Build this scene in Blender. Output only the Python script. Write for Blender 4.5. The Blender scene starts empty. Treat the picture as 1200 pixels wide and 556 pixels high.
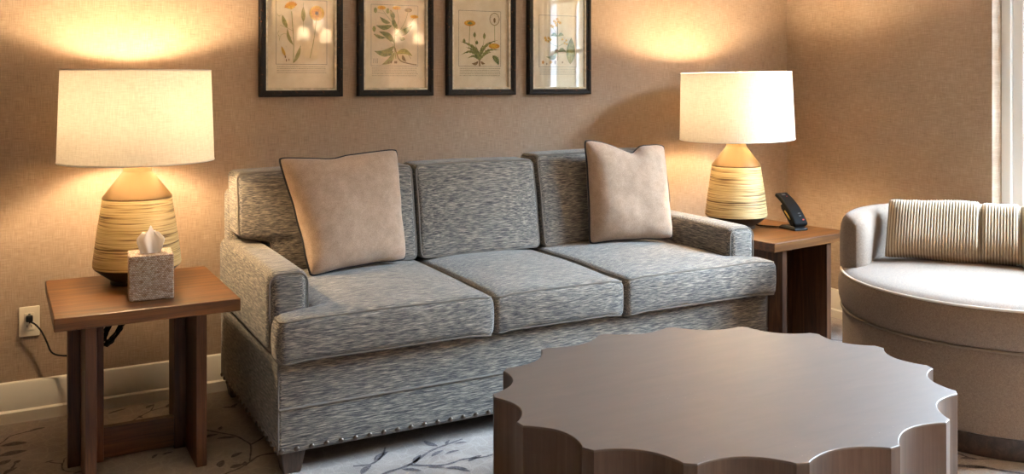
import bpy, bmesh, math, random
from mathutils import Vector, Matrix, noise as mnoise
random.seed(7)
PI = math.pi
S = bpy.context.scene
COL = S.collection

# ------------------------------------------------------------------ materials
def new_mat(name):
    m = bpy.data.materials.new(name); m.use_nodes = True
    nt = m.node_tree; nt.nodes.clear()
    out = nt.nodes.new('ShaderNodeOutputMaterial')
    b = nt.nodes.new('ShaderNodeBsdfPrincipled')
    nt.links.new(b.outputs[0], out.inputs[0])
    return m, nt, b, out

def srgb(r, g, b):
    f = lambda c: (c/255/12.92) if c/255 <= .04045 else ((c/255+.055)/1.055)**2.4
    return (f(r), f(g), f(b), 1)

def nd(nt, t, **kw):
    n = nt.nodes.new(t)
    for k, v in kw.items():
        if k in n.inputs: n.inputs[k].default_value = v
        else: setattr(n, k, v)
    return n

def coords(nt, scale=(1, 1, 1), kind='Object'):
    tc = nd(nt, 'ShaderNodeTexCoord')
    mp = nd(nt, 'ShaderNodeMapping'); mp.inputs['Scale'].default_value = scale
    nt.links.new(tc.outputs[kind], mp.inputs['Vector'])
    return mp.outputs[0]

def noise(nt, vec, scale=1, detail=2, rough=.5, dist=0):
    n = nd(nt, 'ShaderNodeTexNoise', Scale=scale, Detail=detail, Roughness=rough, Distortion=dist)
    nt.links.new(vec, n.inputs['Vector']); return n.outputs['Fac']

def ramp(nt, fac, stops):
    r = nd(nt, 'ShaderNodeValToRGB'); e = r.color_ramp.elements
    while len(e) < len(stops): e.new(.5)
    for el, (p, c) in zip(e, stops): el.position = p; el.color = c
    nt.links.new(fac, r.inputs[0]); return r.outputs[0]

def mixc(nt, fac, a, b, mode='MIX'):
    m = nd(nt, 'ShaderNodeMix', data_type='RGBA', blend_type=mode)
    for i, v in ((0, fac), (6, a), (7, b)):
        if hasattr(v, 'links'): nt.links.new(v, m.inputs[i])
        else: m.inputs[i].default_value = v
    return m.outputs[2]

def mth(nt, op, a, b=0):
    m = nd(nt, 'ShaderNodeMath', operation=op)
    for i, v in ((0, a), (1, b)):
        if hasattr(v, 'links'): nt.links.new(v, m.inputs[i])
        else: m.inputs[i].default_value = v
    return m.outputs[0]

def bump(nt, b, h, strength=.3, dist=.002):
    n = nd(nt, 'ShaderNodeBump', Strength=strength, Distance=dist)
    nt.links.new(h, n.inputs['Height']); nt.links.new(n.outputs[0], b.inputs['Normal'])

def plain(name, col, rough=.6, metal=0, spec=.5):
    m, nt, b, _ = new_mat(name)
    b.inputs['Base Color'].default_value = col
    b.inputs['Roughness'].default_value = rough
    b.inputs['Metallic'].default_value = metal
    b.inputs['Specular IOR Level'].default_value = spec
    return m

def soft(b, w=.25):
    b.inputs['Sheen Weight'].default_value = w
    b.inputs['Sheen Roughness'].default_value = .5
    b.inputs['Roughness'].default_value = .95
    b.inputs['Specular IOR Level'].default_value = .15

def linen_wall(name, axis):
    m, nt, b, _ = new_mat(name)
    s1 = (22, 22, 520); s2 = (480, 1, 18) if axis == 'x' else (1, 480, 18)
    a = noise(nt, coords(nt, s1), 1, 3, .6)
    c = noise(nt, coords(nt, s2), 1, 3, .6)
    d = noise(nt, coords(nt, (5, 5, 5)), 1, 3, .6)
    f = mth(nt, 'MULTIPLY', mth(nt, 'ADD', a, c), .5)
    f = mth(nt, 'ADD', f, mth(nt, 'MULTIPLY', mth(nt, 'SUBTRACT', d, .5), .12))
    col = ramp(nt, f, [(.33, srgb(138, 116, 97)), (.5, srgb(162, 140, 120)), (.66, srgb(186, 165, 144))])
    nt.links.new(col, b.inputs['Base Color'])
    b.inputs['Roughness'].default_value = .8; b.inputs['Specular IOR Level'].default_value = .25
    bump(nt, b, f, .35, .002)
    return m

def tweed(name):
    m, nt, b, _ = new_mat(name)
    vx = coords(nt, (28, 420, 420)); vy = coords(nt, (420, 28, 420))
    vx2 = coords(nt, (16, 210, 210)); vy2 = coords(nt, (210, 16, 210))
    g = nd(nt, 'ShaderNodeNewGeometry'); sp = nd(nt, 'ShaderNodeSeparateXYZ')
    nt.links.new(g.outputs['True Normal'], sp.inputs[0])
    side = mth(nt, 'GREATER_THAN', mth(nt, 'ABSOLUTE', sp.outputs[0]), .72)
    def pick(a, c):
        mx = nd(nt, 'ShaderNodeMix', data_type='VECTOR')
        nt.links.new(side, mx.inputs[0]); nt.links.new(a, mx.inputs[4]); nt.links.new(c, mx.inputs[5])
        return mx.outputs[1]
    n1 = noise(nt, pick(vx, vy), 1, 3, .65)
    n2 = noise(nt, pick(vx2, vy2), 1, 2, .6)
    f = mth(nt, 'ADD', mth(nt, 'MULTIPLY', n1, .7), mth(nt, 'MULTIPLY', n2, .3))
    col = ramp(nt, f, [(.36, srgb(58, 56, 57)), (.45, srgb(92, 89, 87)), (.52, srgb(122, 116, 108)),
                       (.59, srgb(156, 147, 133)), (.70, srgb(188, 178, 161))])
    nt.links.new(col, b.inputs['Base Color']); soft(b, .2)
    bump(nt, b, f, .5, .003)
    return m

def cloth(name, c1, c2, sc=500, sheen=.25, big=12):
    m, nt, b, _ = new_mat(name)
    a = noise(nt, coords(nt, (sc, sc, sc)), 1, 2, .6)
    d = noise(nt, coords(nt, (big, big, big)), 1, 4, .6)
    f = mth(nt, 'ADD', mth(nt, 'MULTIPLY', a, .7), mth(nt, 'MULTIPLY', d, .3))
    nt.links.new(ramp(nt, f, [(.36, c1), (.64, c2)]), b.inputs['Base Color'])
    soft(b, sheen); bump(nt, b, a, .3, .0015)
    return m

def wood(name, c1, c2, c3, axis='x', rough=.45, sc=1.0):
    m, nt, b, _ = new_mat(name)
    k = {'x': (3, 45, 45), 'y': (45, 3, 45), 'z': (45, 45, 3)}[axis]
    k2 = {'x': (6, 260, 260), 'y': (260, 6, 260), 'z': (260, 260, 6)}[axis]
    v = coords(nt, tuple(q*sc for q in k))
    a = noise(nt, v, .6, 4, .6, 1.2)
    f2 = noise(nt, coords(nt, k2), 1, 2, .6)
    f = mth(nt, 'ADD', mth(nt, 'MULTIPLY', a, .75), mth(nt, 'MULTIPLY', f2, .25))
    nt.links.new(ramp(nt, f, [(.33, c1), (.5, c2), (.67, c3)]), b.inputs['Base Color'])
    b.inputs['Roughness'].default_value = rough
    bump(nt, b, f, .12, .002)
    return m

M = {}
M['wall_x'] = linen_wall('linen_wallcovering', 'x')
M['wall_y'] = linen_wall('linen_wallcovering_side', 'y')
M['tweed'] = tweed('heathered_tweed')
M['tweed_welt'] = plain('tweed_welt', srgb(118, 111, 103), .9, 0, .15)
M['ceiling'] = plain('ceiling_white', srgb(225, 218, 205), .9)
M['trim'] = plain('trim_paint', srgb(226, 218, 205), .4)
M['window_paint'] = plain('window_paint', srgb(232, 233, 232), .35)
M['felt'] = cloth('tan_wool', srgb(150, 126, 106), srgb(190, 165, 143), 420, .25, 30)
M['black_cord'] = plain('black_piping', srgb(24, 24, 28), .7)
M['chair'] = cloth('beige_chair_weave', srgb(100, 85, 73), srgb(144, 126, 110), 650, .10, 160)
M['chair_pipe'] = plain('chair_piping', srgb(205, 190, 172), .7)
M['chair_pipe_dark'] = plain('chair_welt', srgb(120, 104, 90), .8)
M['walnut'] = wood('walnut_top', srgb(64, 36, 14), srgb(96, 58, 24), srgb(126, 82, 38), 'x', .4)
M['walnut_edge'] = wood('walnut_edge', srgb(88, 54, 30), srgb(118, 76, 44), srgb(150, 104, 66), 'x', .5)
M['walnut_leg'] = wood('walnut_leg', srgb(50, 28, 16), srgb(82, 49, 27), srgb(114, 73, 41), 'z', .5)
M['dark_leg'] = wood('sofa_leg_wood', srgb(46, 34, 26), srgb(72, 54, 42), srgb(92, 70, 54), 'z', .45)
M['plinth'] = wood('plinth_wood', srgb(52, 38, 28), srgb(74, 56, 43), srgb(92, 72, 56), 'x', .45)
M['nail'] = plain('nailhead_metal', srgb(112, 100, 90), .34, 1)
M['gold'] = plain('brushed_gold', srgb(98, 75, 40), .5, .35)
M['bronze'] = plain('dark_bronze', srgb(46, 34, 26), .4, .3)
M['black'] = plain('black_plastic', srgb(17, 17, 18), .5, 0, .25)
M['black_gloss'] = plain('black_gloss', srgb(13, 12, 12), .6, 0, .1)
M['grey_print'] = plain('grey_print', srgb(90, 92, 96), .5)
M['red_light'] = plain('red_button', srgb(150, 18, 16), .5)
M['ivory'] = plain('ivory_plastic', srgb(226, 216, 196), .35)
M['slot'] = plain('slot_dark', srgb(30, 26, 22), .6)
M['brass_contact'] = plain('brass_contact', srgb(190, 160, 80), .4, .6)

def coffee_mat(name, axis):
    m, nt, b, _ = new_mat(name)
    k = (5, 28, 28) if axis == 'x' else (60, 60, 2.5)
    a = noise(nt, coords(nt, k), 1, 4, .65, .4)
    k2 = (14, 14, 14)
    d = noise(nt, coords(nt, k2), .5, 3, .6, .5)
    f = mth(nt, 'ADD', mth(nt, 'MULTIPLY', a, .6), mth(nt, 'MULTIPLY', d, .4))
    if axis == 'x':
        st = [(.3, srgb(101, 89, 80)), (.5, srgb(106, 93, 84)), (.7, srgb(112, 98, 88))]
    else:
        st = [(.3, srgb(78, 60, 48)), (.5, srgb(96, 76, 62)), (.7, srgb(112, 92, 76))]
    nt.links.new(ramp(nt, f, st), b.inputs['Base Color'])
    b.inputs['Metallic'].default_value = .22; b.inputs['Specular IOR Level'].default_value = .42
    b.inputs['Roughness'].default_value = .36
    if axis == 'x':
        # tiny pale specks of dust and wear on the top
        vo = nd(nt, 'ShaderNodeTexVoronoi', Scale=55.0); nt.links.new(coords(nt), vo.inputs['Vector'])
        pick = mth(nt, 'LESS_THAN', vo.outputs['Distance'], .055)
        sub = mth(nt, 'GREATER_THAN', noise(nt, coords(nt, (7, 7, 7)), 1, 2), .6)
        w = mth(nt, 'MULTIPLY', mth(nt, 'MULTIPLY', pick, sub), .45)
        base = b.inputs['Base Color'].links[0].from_socket
        nt.links.new(mixc(nt, w, base, srgb(190, 180, 168)), b.inputs['Base Color'])
    rr = nd(nt, 'ShaderNodeMapRange'); rr.inputs[3].default_value = .41; rr.inputs[4].default_value = .45
    nt.links.new(d, rr.inputs[0]); nt.links.new(rr.outputs[0], b.inputs['Roughness'])
    if axis != 'x': bump(nt, b, a, .06, .001)
    return m
M['ct_top'] = coffee_mat('satin_metallic_top', 'x')
M['ct_side'] = coffee_mat('satin_metallic_side', 'z')

def lamp_body_mat():
    m, nt, b, _ = new_mat('combed_ceramic')
    a = noise(nt, coords(nt, (5, 5, 240)), 1, 2, .5, .1)
    stops = [(.34, srgb(104, 78, 44)), (.42, srgb(176, 148, 98)), (.48, srgb(198, 174, 120)), (.66, srgb(216, 194, 142))]
    nt.links.new(ramp(nt, a, stops), b.inputs['Base Color'])
    b.inputs['Roughness'].default_value = .45
    bump(nt, b, a, .8, .006)
    return m
M['lamp_body'] = lamp_body_mat()

def shade_mat(name, k):
    m, nt, b, out = new_mat(name)
    h = noise(nt, coords(nt, (30, 30, 420)), 1, 3, .6)
    v = noise(nt, coords(nt, (420, 420, 22)), 1, 3, .6)
    f = mth(nt, 'MULTIPLY', mth(nt, 'ADD', h, v), .5)
    c = ramp(nt, f, [(.35, srgb(208, 196, 178)), (.62, srgb(232, 223, 208))])
    d = nd(nt, 'ShaderNodeBsdfDiffuse'); t = nd(nt, 'ShaderNodeBsdfTranslucent'); mx = nd(nt, 'ShaderNodeMixShader')
    mx.inputs[0].default_value = k
    nt.links.new(c, d.inputs[0]); nt.links.new(c, t.inputs[0])
    nt.links.new(d.outputs[0], mx.inputs[1]); nt.links.new(t.outputs[0], mx.inputs[2])
    nt.links.new(mx.outputs[0], out.inputs[0])
    return m
M['shade'] = shade_mat('linen_lampshade', .066)
M['sconce_shade'] = shade_mat('linen_sconce_shade', .5)
M['shade_trim'] = plain('shade_trim', srgb(232, 224, 212), .8)

def emit(name, col, strength):
    m = bpy.data.materials.new(name); m.use_nodes = True
    nt = m.node_tree; nt.nodes.clear()
    o = nt.nodes.new('ShaderNodeOutputMaterial'); e = nt.nodes.new('ShaderNodeEmission')
    e.inputs[0].default_value = col; e.inputs[1].default_value = strength
    nt.links.new(e.outputs[0], o.inputs[0]); return m
WARM = (1.0, .75, .46, 1)
M['bulb'] = emit('lamp_bulb_glow', WARM, 380)
M['sconce_bulb'] = emit('sconce_bulb_glow', (1.0, .80, .57, 1), 2600)

def rattan():
    m, nt, b, _ = new_mat('whitewashed_rattan')
    tc = nd(nt, 'ShaderNodeTexCoord')
    sp = nd(nt, 'ShaderNodeSeparateXYZ'); nt.links.new(tc.outputs['Object'], sp.inputs[0])
    g = nd(nt, 'ShaderNodeNewGeometry'); sn = nd(nt, 'ShaderNodeSeparateXYZ'); nt.links.new(g.outputs['True Normal'], sn.inputs[0])
    top = mth(nt, 'GREATER_THAN', mth(nt, 'ABSOLUTE', sn.outputs[2]), .7)
    u = mth(nt, 'ADD', sp.outputs[0], mth(nt, 'MULTIPLY', sp.outputs[1], mth(nt, 'SUBTRACT', 1, top)))
    vmix = nd(nt, 'ShaderNodeMix', data_type='FLOAT')
    nt.links.new(top, vmix.inputs[0]); nt.links.new(sp.outputs[2], vmix.inputs[2]); nt.links.new(sp.outputs[1], vmix.inputs[3])
    cb = nd(nt, 'ShaderNodeCombineXYZ'); nt.links.new(u, cb.inputs[0]); nt.links.new(vmix.outputs[0], cb.inputs[1])
    br = nd(nt, 'ShaderNodeTexBrick'); nt.links.new(cb.outputs[0], br.inputs['Vector'])
    br.inputs['Scale'].default_value = 1.0; br.inputs['Brick Width'].default_value = .0072; br.inputs['Row Height'].default_value = .0050
    br.inputs['Mortar Size'].default_value = .0010; br.inputs['Mortar Smooth'].default_value = 1.0; br.offset = .5
    br.inputs['Color1'].default_value = srgb(228, 208, 188); br.inputs['Color2'].default_value = srgb(176, 138, 104)
    br.inputs['Mortar'].default_value = srgb(92, 62, 40)
    n = noise(nt, coords(nt, (60, 60, 60)), 1, 3, .6)
    c = mixc(nt, ramp(nt, n, [(.45, (0, 0, 0, 1)), (.75, (.4, .4, .4, 1))]), br.outputs['Color'], srgb(226, 212, 198))
    nt.links.new(c, b.inputs['Base Color']); b.inputs['Roughness'].default_value = .7
    inv = mth(nt, 'SUBTRACT', 1, br.outputs['Fac']); bump(nt, b, inv, .9, .004)
    return m
M['rattan'] = rattan()
def tissue():
    m, nt, b, out = new_mat('tissue_paper')
    d = nd(nt, 'ShaderNodeBsdfDiffuse'); t = nd(nt, 'ShaderNodeBsdfTranslucent'); mx = nd(nt, 'ShaderNodeMixShader')
    d.inputs[0].default_value = srgb(248, 244, 240); t.inputs[0].default_value = srgb(248, 244, 240); mx.inputs[0].default_value = .35
    nt.links.new(d.outputs[0], mx.inputs[1]); nt.links.new(t.outputs[0], mx.inputs[2]); nt.links.new(mx.outputs[0], out.inputs[0])
    return m
M['tissue'] = tissue()

def carpet():
    m, nt, b, _ = new_mat('carpet_ground')
    a = noise(nt, coords(nt, (260, 260, 260)), 1, 3, .7)
    d = noise(nt, coords(nt, (5, 5, 5)), 1, 3, .6)
    v = nd(nt, 'ShaderNodeTexVoronoi', feature='DISTANCE_TO_EDGE', Scale=22.0)
    wv = coords(nt, (1, 1, 1)); nn = nd(nt, 'ShaderNodeTexNoise', Scale=9.0); nt.links.new(wv, nn.inputs['Vector'])
    addv = nd(nt, 'ShaderNodeMix', data_type='VECTOR'); addv.inputs[0].default_value = .12
    nt.links.new(wv, addv.inputs[4]); nt.links.new(nn.outputs['Color'], addv.inputs[5]); nt.links.new(addv.outputs[1], v.inputs['Vector'])
    vein = ramp(nt, v.outputs['Distance'], [(.0, (1, 1, 1, 1)), (.10, (0, 0, 0, 1))])
    f = mth(nt, 'ADD', mth(nt, 'MULTIPLY', a, .6), mth(nt, 'MULTIPLY', d, .4))
    c = ramp(nt, f, [(.35, srgb(140, 128, 120)), (.65, srgb(186, 174, 164))])
    c = mixc(nt, mth(nt, 'MULTIPLY', vein, .30), c, srgb(206, 194, 182))
    nt.links.new(c, b.inputs['Base Color']); soft(b, .2); bump(nt, b, a, .5, .004)
    return m
M['carpet'] = carpet()
M['vine'] = cloth('carpet_vine', srgb(66, 60, 64), srgb(128, 118, 118), 190, .15, 60)

def paper():
    m, nt, b, _ = new_mat('aged_paper')
    a = noise(nt, coords(nt, (9, 9, 9)), 1, 5, .65)
    s = noise(nt, coords(nt, (90, 90, 90)), 1, 2, .6)
    c = ramp(nt, a, [(.35, srgb(224, 206, 174)), (.65, srgb(240, 226, 200))])
    c = mixc(nt, ramp(nt, s, [(.66, (0, 0, 0, 1)), (.8, (.4, .4, .4, 1))]), c, srgb(170, 142, 100))
    nt.links.new(c, b.inputs['Base Color']); b.inputs['Roughness'].default_value = .9
    return m
M['paper'] = paper()
def two_tone(name, c1, c2, sc):
    m, nt, b, _ = new_mat(name)
    a = noise(nt, coords(nt, (sc, sc, sc)), 1, 3, .6)
    nt.links.new(ramp(nt, a, [(.38, c1), (.62, c2)]), b.inputs['Base Color']); b.inputs['Roughness'].default_value = .9
    return m
M['p_green'] = two_tone('print_green', srgb(86, 102, 46), srgb(150, 154, 86), 90)
M['p_olive'] = two_tone('print_olive', srgb(128, 128, 64), srgb(168, 164, 98), 90)
M['p_yellow'] = two_tone('print_yellow', srgb(206, 150, 30), srgb(234, 188, 62), 150)
M['p_orange'] = two_tone('print_orange', srgb(196, 122, 22), srgb(226, 164, 44), 150)
M['p_brown'] = two_tone('print_brown', srgb(110, 84, 48), srgb(148, 120, 76), 120)
M['p_ink'] = plain('print_ink', srgb(66, 56, 44), .9)
M['p_text'] = two_tone('print_faded_lettering', srgb(150, 134, 104), srgb(186, 170, 138), 240)

def frame_mat():
    m, nt, b, _ = new_mat('chipped_black_frame')
    a = noise(nt, coords(nt, (70, 70, 70)), 1, 4, .7)
    g = nd(nt, 'ShaderNodeNewGeometry')
    c = ramp(nt, a, [(.0, srgb(22, 18, 16)), (.62, srgb(28, 22, 19)), (.68, srgb(112, 66, 30)), (.8, srgb(150, 92, 44))])
    nt.links.new(c, b.inputs['Base Color']); b.inputs['Roughness'].default_value = .6; b.inputs['Specular IOR Level'].default_value = .25
    return m
M['frame'] = frame_mat()
M['bead'] = two_tone('silvered_bead', srgb(196, 182, 156), srgb(222, 210, 188), 40)
def glass():
    m, nt, b, out = new_mat('picture_glass')
    t = nd(nt, 'ShaderNodeBsdfTransparent'); g = nd(nt, 'ShaderNodeBsdfGlossy', Roughness=.02)
    fr = nd(nt, 'ShaderNodeFresnel', IOR=1.6); mx = nd(nt, 'ShaderNodeMixShader')
    gb = nd(nt, 'ShaderNodeNewGeometry')
    k = mth(nt, 'MULTIPLY', mth(nt, 'MULTIPLY', fr.outputs[0], 2.2), mth(nt, 'SUBTRACT', 1, gb.outputs['Backfacing']))
    nt.links.new(k, mx.inputs[0]); nt.links.new(t.outputs[0], mx.inputs[1]); nt.links.new(g.outputs[0], mx.inputs[2])
    nt.links.new(mx.outputs[0], out.inputs[0]); return m
M['glass'] = glass()
def rib_mat():
    m, nt, b, _ = new_mat('ribbed_stripe_cloth')
    at = nd(nt, 'ShaderNodeAttribute', attribute_name='rib')
    n = noise(nt, coords(nt, (300, 300, 90)), 1, 2, .6)
    f = mth(nt, 'ADD', mth(nt, 'MULTIPLY', at.outputs['Fac'], .75), mth(nt, 'MULTIPLY', n, .3))
    c = ramp(nt, f, [(.12, srgb(114, 93, 70)), (.40, srgb(156, 134, 107)), (.8, srgb(188, 169, 143))])
    nt.links.new(c, b.inputs['Base Color']); soft(b, .2); return m
M['rib'] = rib_mat()

# ------------------------------------------------------------------ mesh tools
class MB:
    def __init__(s): s.v = []; s.f = []; s.m = []
    def add(s, vs, fs, mi=0):
        o = len(s.v); s.v += [tuple(v) for v in vs]
        for f in fs: s.f.append(tuple(o+i for i in f)); s.m.append(mi)
    def build(s, name, mats, parent=None, smooth=40, loc=None, bevel=0, segs=2):
        me = bpy.data.meshes.new(name); me.from_pydata(s.v, [], s.f)
        for m in (mats if isinstance(mats, (list, tuple)) else [mats]): me.materials.append(M[m])
        me.polygons.foreach_set('material_index', s.m)
        bm = bmesh.new(); bm.from_mesh(me); bmesh.ops.recalc_face_normals(bm, faces=bm.faces); bm.to_mesh(me); bm.free()
        if smooth:
            me.polygons.foreach_set('use_smooth', [True]*len(me.polygons))
            me.set_sharp_from_angle(angle=math.radians(smooth))
        o = bpy.data.objects.new(name, me); COL.objects.link(o)
        if parent: o.parent = parent
        if loc: o.location = loc
        if bevel:
            b = o.modifiers.new('bevel', 'BEVEL'); b.width = bevel; b.segments = segs; b.limit_method = 'ANGLE'; b.angle_limit = .7
            b.harden_normals = False
        return o
    def box(s, x0, x1, y0, y1, z0, z1, mi=0):
        s.add([(x, y, z) for z in (z0, z1) for y in (y0, y1) for x in (x0, x1)],
              [(0, 2, 3, 1), (4, 5, 7, 6), (0, 1, 5, 4), (2, 6, 7, 3), (0, 4, 6, 2), (1, 3, 7, 5)], mi)
    def xf(s, fn): s.v = [tuple(fn(Vector(v))) for v in s.v]; return s
    def rbox(s, sx, sy, sz, r, seg=4, n=(8, 8, 8), fn=None, mi=0):
        def ax(L, k):
            h = L/2; rr = min(r, h*.98)
            a = [-h + rr*(1-math.cos(PI/2*i/seg)) for i in range(seg)]
            inn = [-(h-rr) + 2*(h-rr)*i/k for i in range(k+1)]
            return a + inn + [-q for q in reversed(a)]
        A = [ax(sx, n[0]), ax(sy, n[1]), ax(sz, n[2])]
        H = (sx/2, sy/2, sz/2); R = [min(r, h*.98) for h in H]; rad = min(R)
        vid = {}; vs = []; fs = []
        def vert(p):
            k = tuple(round(c, 6) for c in p)
            if k not in vid:
                q = [max(-(H[i]-rad), min(H[i]-rad, p[i])) for i in range(3)]
                d = Vector([p[i]-q[i] for i in range(3)])
                w = Vector(q) + (d.normalized()*rad if d.length > 1e-9 else d)
                vid[k] = len(vs); vs.append(tuple(fn(w)) if fn else tuple(w))
            return vid[k]
        for axis in range(3):
            b, c = [(1, 2), (0, 2), (0, 1)][axis]
            for sgn in (-1, 1):
                for i in range(len(A[b])-1):
                    for j in range(len(A[c])-1):
                        q = []
                        for (bi, cj) in ((i, j), (i+1, j), (i+1, j+1), (i, j+1)):
                            p = [0, 0, 0]; p[axis] = sgn*H[axis]; p[b] = A[b][bi]; p[c] = A[c][cj]
                            q.append(vert(p))
                        if len(set(q)) >= 3: fs.append(tuple(dict.fromkeys(q)))
        s.add(vs, fs, mi); return s
    def tube(s, path, r, seg=8, closed=False, mi=0, taper=None):
        P = [Vector(p) for p in path]; n = len(P)
        T = []
        for i in range(n):
            a = P[(i-1) % n] if (closed or i > 0) else P[i]
            b = P[(i+1) % n] if (closed or i < n-1) else P[i]
            T.append((b-a).normalized())
        up = Vector((0, 0, 1)) if abs(T[0].z) < .9 else Vector((1, 0, 0))
        u = (up - T[0]*up.dot(T[0])).normalized(); vs = []
        for i in range(n):
            u = (u - T[i]*u.dot(T[i]))
            u = u.normalized() if u.length > 1e-6 else T[i].orthogonal().normalized()
            w = T[i].cross(u); rr = r*(taper[i] if taper else 1)
            for k in range(seg):
                a = 2*PI*k/seg; vs.append(P[i] + u*(math.cos(a)*rr) + w*(math.sin(a)*rr))
        fs = []
        for i in range(n if closed else n-1):
            j = (i+1) % n
            for k in range(seg):
                fs.append((i*seg+k, i*seg+(k+1) % seg, j*seg+(k+1) % seg, j*seg+k))
        if not closed:
            fs.append(tuple(range(seg))[::-1]); fs.append(tuple((n-1)*seg+k for k in range(seg)))
        s.add(vs, fs, mi); return s
    def lathe(s, prof, seg=48, mi=0, caps=True, c=(0, 0, 0)):
        vs = []; fs = []
        for (r, z) in prof:
            for k in range(seg):
                a = 2*PI*k/seg; vs.append((c[0]+r*math.cos(a), c[1]+r*math.sin(a), c[2]+z))
        for i in range(len(prof)-1):
            for k in range(seg):
                fs.append((i*seg+k, i*seg+(k+1) % seg, (i+1)*seg+(k+1) % seg, (i+1)*seg+k))
        if caps:
            fs.append(tuple(range(seg))[::-1]); fs.append(tuple((len(prof)-1)*seg+k for k in range(seg)))
        s.add(vs, fs, mi); return s

def empty(name, loc=(0, 0, 0), rz=0):
    o = bpy.data.objects.new(name, None); COL.objects.link(o)
    o.location = loc; o.rotation_euler = (0, 0, rz); o.empty_display_size = .05
    return o
def tag(o, label, cat, group=None):
    o['label'] = label; o['category'] = cat
    if group: o['group'] = group
    return o
def struct(o): o['kind'] = 'structure'; return o
def copy_tree(o, parent=None):
    c = o.copy(); COL.objects.link(c)
    if parent: c.parent = parent
    for ch in list(o.children): copy_tree(ch, c)
    return c
def smoothpath(pts, n=8, closed=False):
    P = [Vector(p) for p in pts]; out = []; N = len(P)
    for i in range(N if closed else N-1):
        g = lambda k: P[k % N] if closed else P[max(0, min(N-1, k))]
        p0, p1, p2, p3 = g(i-1), g(i), g(i+1), g(i+2)
        for k in range(n):
            t = k/n
            out.append(.5*((2*p1) + (p2-p0)*t + (2*p0-5*p1+4*p2-p3)*t*t + (3*p1-p0-3*p2+p3)*t**3))
    if not closed: out.append(P[-1])
    return out
def rrect(w, h, r, n=5, m=10):
    """closed rounded rectangle centred on the origin, points spaced along the sides"""
    pts = []
    for (cx, cy, a0) in ((w/2-r, h/2-r, 0), (-w/2+r, h/2-r, PI/2), (-w/2+r, -h/2+r, PI), (w/2-r, -h/2+r, 3*PI/2)):
        for i in range(n+1):
            a = a0 + PI/2*i/n; pts.append((cx+r*math.cos(a), cy+r*math.sin(a)))
    out = []
    for i in range(len(pts)):
        a, b = pts[i], pts[(i+1) % len(pts)]
        k = m if math.dist(a, b) > r*.8 else 1
        for j in range(k): out.append((a[0]+(b[0]-a[0])*j/k, a[1]+(b[1]-a[1])*j/k))
    return out

# ------------------------------------------------------------------ setting
XW, XL, YR, ZC = 3.94, -2.6, -5.2, 2.75
b = MB(); b.box(XL-.1, XW+.6, YR-.1, .1, -.1, 0)
VINE_Z = .0012
def ribbon(b, pts, w, mi, z=VINE_Z, taper=True, n=6):
    P = smoothpath([(p[0], p[1], z) for p in pts], n); k = len(P); vs = []; fs = []
    for i, p in enumerate(P):
        t = (P[min(k-1, i+1)] - P[max(0, i-1)]).normalized(); nrm = Vector((-t.y, t.x, 0))
        ww = w*(1 - .55*i/k if taper else 1)*.5*(1+.25*math.sin(i*1.7+pts[0][0]*40))
        vs += [p+nrm*ww, p-nrm*ww]
    for i in range(k-1): fs.append((2*i, 2*i+1, 2*i+3, 2*i+2))
    b.add(vs, fs, mi)
def leafpoly(b, x, y, ang, L, W, mi, z=VINE_Z, n=9, bend=.12):
    vs = []; ca, sa = math.cos(ang), math.sin(ang)
    for sgn in (1, -1):
        rng = range(n+1) if sgn == 1 else range(n-1, 0, -1)
        for i in rng:
            t = i/n; px = (t-.5)*L
            py = sgn*W/2*math.sin(PI*t)**.8*(1-.25*t) + bend*L*math.sin(PI*t)*.5
            vs.append((x+px*ca-py*sa, y+px*sa+py*ca, z))
    b.add(vs, [tuple(range(len(vs)))], mi)
VZ = VINE_Z
for pts, w in (([(.56, -.40), (.617, -.429), (.665, -.488), (.708, -.542), (.728, -.602), (.739, -.656), (.721, -.739), (.704, -.797)], .011),
               ([(.739, -.656), (.783, -.619), (.822, -.578), (.90, -.56)], .009),
               ([(.90, -.79), (.815, -.772), (.748, -.765), (.705, -.802), (.662, -.838), (.60, -.87), (.54, -.95), (.45, -1.0)], .011),
               ([(.381, -.236), (.424, -.183), (.472, -.132), (.493, -.07)], .008), ([(.472, -.132), (.557, -.11), (.63, -.12)], .007),
               ([(.106, -.128), (.067, -.141), (.029, -.151), (-.009, -.169), (-.038, -.227), (-.12, -.30), (-.3, -.33)], .009),
               ([(.013, -.429), (-.008, -.499), (-.06, -.6), (-.06, -.75)], .008),
               ([(.11, -.486), (.148, -.515), (.156, -.48), (.172, -.462)], .006), ([(.148, -.515), (.149, -.579), (.188, -.617), (.25, -.63)], .006),
               ([(.97, -1.16), (1.07, -1.104), (1.165, -1.079), (1.277, -1.005), (1.351, -.98), (1.42, -.96)], .016),
               ([(1.166, -1.076), (1.218, -1.111), (1.274, -1.135), (1.348, -1.123), (1.425, -1.138), (1.56, -1.12), (1.7, -1.2)], .013),
               ([(1.0, -1.0), (1.059, -1.011), (1.111, -.969), (1.15, -.90)], .012),
               ([(2.75, -1.87), (2.854, -1.882), (2.866, -1.909), (2.869, -1.939), (2.918, -1.965)], .012),
               ([(2.70, -1.93), (2.768, -1.948), (2.815, -1.977), (2.849, -2.015), (2.877, -2.057), (2.902, -2.085), (3.0, -2.2)], .022),
               ([(3.3, -.60), (3.5, -.62), (3.62, -.72), (3.75, -.70)], .012)):
    ribbon(b, pts, w, 1)
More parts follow.
